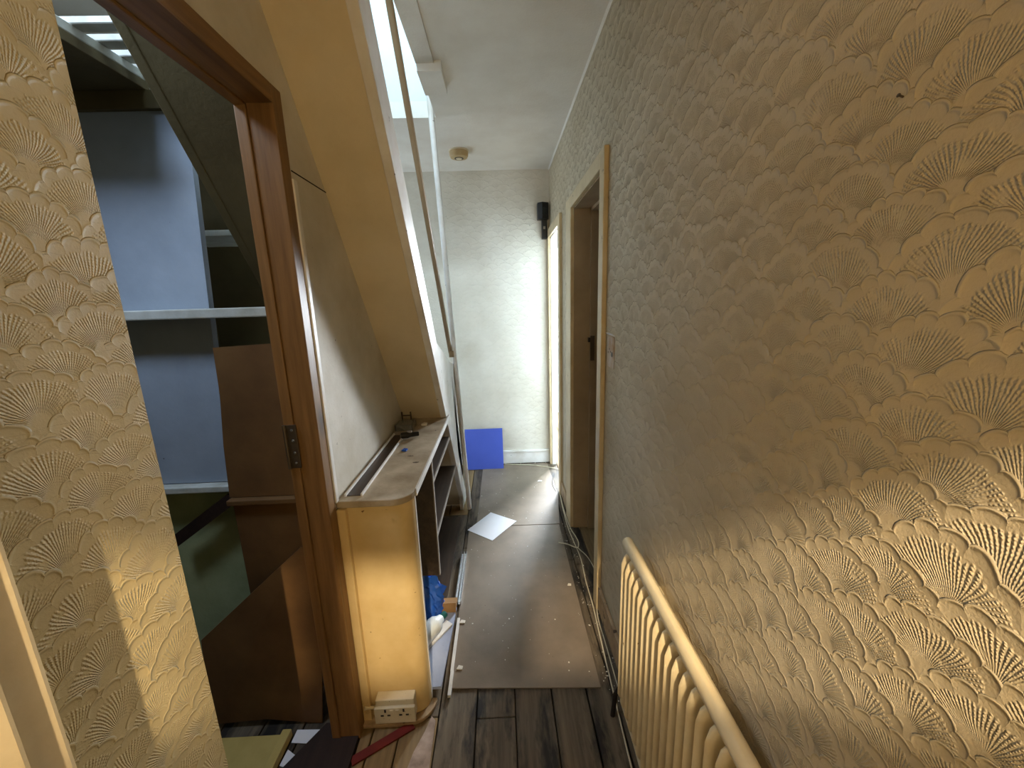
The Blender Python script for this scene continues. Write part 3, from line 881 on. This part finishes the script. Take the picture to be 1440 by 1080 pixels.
sw = empty('switch_patch', (XR, 1.46, 1.15), 'bare patch with holes where the light switch was removed', 'switch')
MB().box(XR - .003, XR, 1.415, 1.500, 1.145, 1.262).build('patch', paint('bare_plaster', lin(202, 196, 188), lin(170, 128, 72), .8, 16, .0006, 60), sw, bevel=.001)
MB().lathe([(.010, 0), (.009, .001)], (XR - .0035, 1.436, 1.196), (-1, 0, 0), 10).build('cable_hole', M['black'], sw)
for y, z in ((1.487, 1.20), (1.47, 1.214), (1.455, 1.204)):
    MB().lathe([(.0035, 0), (.003, .001)], (XR - .0035, y, z), (-1, 0, 0), 8).build('screw_hole', M['steel'], sw)
MB().slab([(XR - .004, 1.505, 1.268), (XR - .004, 1.40, 1.268), (XR - .014, 1.41, 1.276), (XR - .014, 1.49, 1.276)], .001).build('torn_paper', M['paper'], sw)

tag(MB().lathe([(.0010, 0), (.0010, .005), (.0019, .005), (.0019, .006)], (XR, 0.434, 1.591), (-1, 0, .3), 8).build('nail', M['steel']), 'single dark nail in the upper right wall', 'nail')
# ================================================================== INSIDE THE CUPBOARD
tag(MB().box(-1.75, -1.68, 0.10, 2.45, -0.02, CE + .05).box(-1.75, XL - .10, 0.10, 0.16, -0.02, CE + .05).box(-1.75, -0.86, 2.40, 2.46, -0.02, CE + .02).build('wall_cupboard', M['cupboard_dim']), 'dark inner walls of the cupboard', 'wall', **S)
YP = 1.335
pn = MB().poly([(-1.67, YP, .80), (-0.99, YP, .80), (-0.918, YP, 1.88), (-0.918, YP, 2.03), (-1.67, YP, 2.03), (-1.67, YP + .02, .80), (-0.985, YP + .02, .80), (-0.918, YP + .02, 1.88), (-0.918, YP + .02, 2.03), (-1.67, YP + .02, 2.03)],
               [(4, 3, 2, 1, 0), (5, 6, 7, 8, 9), (0, 1, 6, 5), (1, 2, 7, 6), (2, 3, 8, 7), (3, 4, 9, 8), (4, 0, 5, 9)])
tag(pn.build('cupboard_panel', M['cupboard_blue']), 'tall blue-grey painted panel inside the cupboard', 'panel')
tag(MB().box(-1.68, -1.003, 1.02, YP, 2.035, 2.060).build('top_shelf', M['cupboard_dim'], bevel=.002), 'solid high shelf above the blue-grey panel', 'shelf')
tag(MB().box(-1.68, -0.925, YP - .018, YP, 1.985, 2.034).build('shelf_batten', M['cupboard_dim'], bevel=.002), 'dark batten under the high shelf', 'batten')
sl = empty('slatted_shelf', (-1.1, 1.3, 2.115), 'whitewashed slatted shelf high in the cupboard', 'shelf')
for i in range(8):
    y = 1.13 + i * .064
    MB().box(-1.45, XS0 - .004, y, y + .034, 2.086, 2.102).build('slat', M['slat'], sl, bevel=.002, seg=1)
MB().box(-1.035, -1.004, 1.06, 1.60, 2.061, 2.085).build('bearer', M['slat'], sl, bevel=.002, seg=1)
tag(MB().box(-1.68, -0.62, 1.258, YP - .001, 1.378, 1.408).build('middle_shelf', M['slat'], bevel=.004), 'flaking white shelf edge across the blue-grey panel', 'shelf')
tag(MB().box(-1.20, -0.865, 1.50, 1.75, 1.66, 1.68).build('recess_shelf', M['slat'], bevel=.002), 'narrow shelf deep in the gap beside the panel', 'shelf')
tag(MB().box(-1.68, -0.918, 1.300, 1.42, 0.775, 0.797).build('low_shelf', M['slat'], bevel=.003), 'low white shelf under the blue-grey panel', 'shelf')
# brown boards standing and leaning
tag(MB().slab([(-0.918, 1.230, .792), (-0.640, 1.230, .792), (-0.640, 1.248, 1.298), (-0.895, 1.248, 1.288), (-0.897, 1.244, 1.14), (-0.912, 1.238, .97)], .006).build('brown_sheet', M['brown_board']), 'brown sheet standing upright behind the pine post', 'board')
tag(MB().box(-0.915, -0.60, 1.20, 1.262, 0.772, 0.790).build('box_ledge', M['brown_board'], bevel=.003), 'thin brown ledge under the upright brown sheet', 'ledge')
tag(MB().box(-0.905, -0.60, 1.215, 1.26, 0.30, 0.771).build('card_box', M['brown_board'], bevel=.003), 'brown box side below the thin ledge in the cupboard', 'box')
tag(MB().box(-1.67, -0.80, 1.365, 1.385, 0.0, 0.775).build('green_panel', M['cupboard_green']), 'greenish lower panel at the back of the cupboard', 'panel')
tag(MB().slab([(-1.20, 1.325, .565), (-1.20, 1.325, .615), (-0.985, 1.325, .765), (-0.955, 1.325, .735)], -.02).build('shadow_stripe', M['dark_timber_and_shadow']), 'dark strip standing in for a diagonal shadow on the greenish panel', 'shade_stripe')  # diagonal shadow put in as a dark strip over the panel
tag(MB().slab([(-1.03, 1.10, .02), (-0.845, 1.10, .03), (-0.66, 1.10, .0), (-0.60, 1.13, .62), (-0.655, 1.13, .66), (-1.03, 1.13, .33)], .006).build('leaning_board', M['brown_board']), 'large brown board with a slanting top leaning in the cupboard', 'board')
tag(MB().box(-0.98, -0.775, 0.86, 1.06, .001, .014).build('flat_board', M['yellow_board'], bevel=.002), 'yellowed board lying flat on the cupboard floor', 'board')
tag(MB().box(-0.772, -0.742, 0.86, 1.065, .001, .030).build('yellow_batten', M['yellow_board'], bevel=.004), 'yellow painted batten on the cupboard floor', 'batten')
tag(MB().slab([(-0.735, 1.04, .002), (-0.625, 1.03, .002), (-0.620, 1.075, .002), (-0.735, 1.08, .002)], .002).build('torn_paper', M['paper']), 'torn white paper behind the foot of the pine post', 'paper', 'torn papers in the cupboard')
tag(MB().slab([(-0.738, .975, .002), (-0.668, .955, .002), (-0.672, .985, .002), (-0.735, 1.02, .002)], .002).build('torn_paper', M['paper']), 'small pale paper strip on the cupboard floor', 'paper', 'torn papers in the cupboard')
tag(MB().slab([(-0.516, .60, .001), (-0.516, 1.09, .001), (-0.64, 1.09, .001), (-0.735, .94, .001), (-0.77, .60, .001)], .012).build('threshold_board', M['dark_timber_and_shadow']), 'dark board at the cupboard threshold', 'board')

# ================================================================== ADDED LAMP BEHIND THE VIEWER
lm = empty('added_lamp', (0.08, -1.02, CE), 'added unseen warm bulb on the ceiling of the room behind the viewer', 'lamp')
MB().lathe([(.045, 0), (.045, -.012), (.02, -.02), (.02, -.045)], (0.08, -1.02, CE), (0, 0, 1), 20).build('ceiling_rose', M['white_plastic'], lm, smooth=True)
ld = bpy.data.lights.new('bulb', 'POINT')  # unseen source added to give the warm beam
ld.energy = 190
ld.color = (1.0, 0.79, 0.52)
ld.shadow_soft_size = 0.014
lo = bpy.data.objects.new('bulb', ld)
COL.objects.link(lo)
lo.location = (0, 0, -0.085)
lo.parent = lm
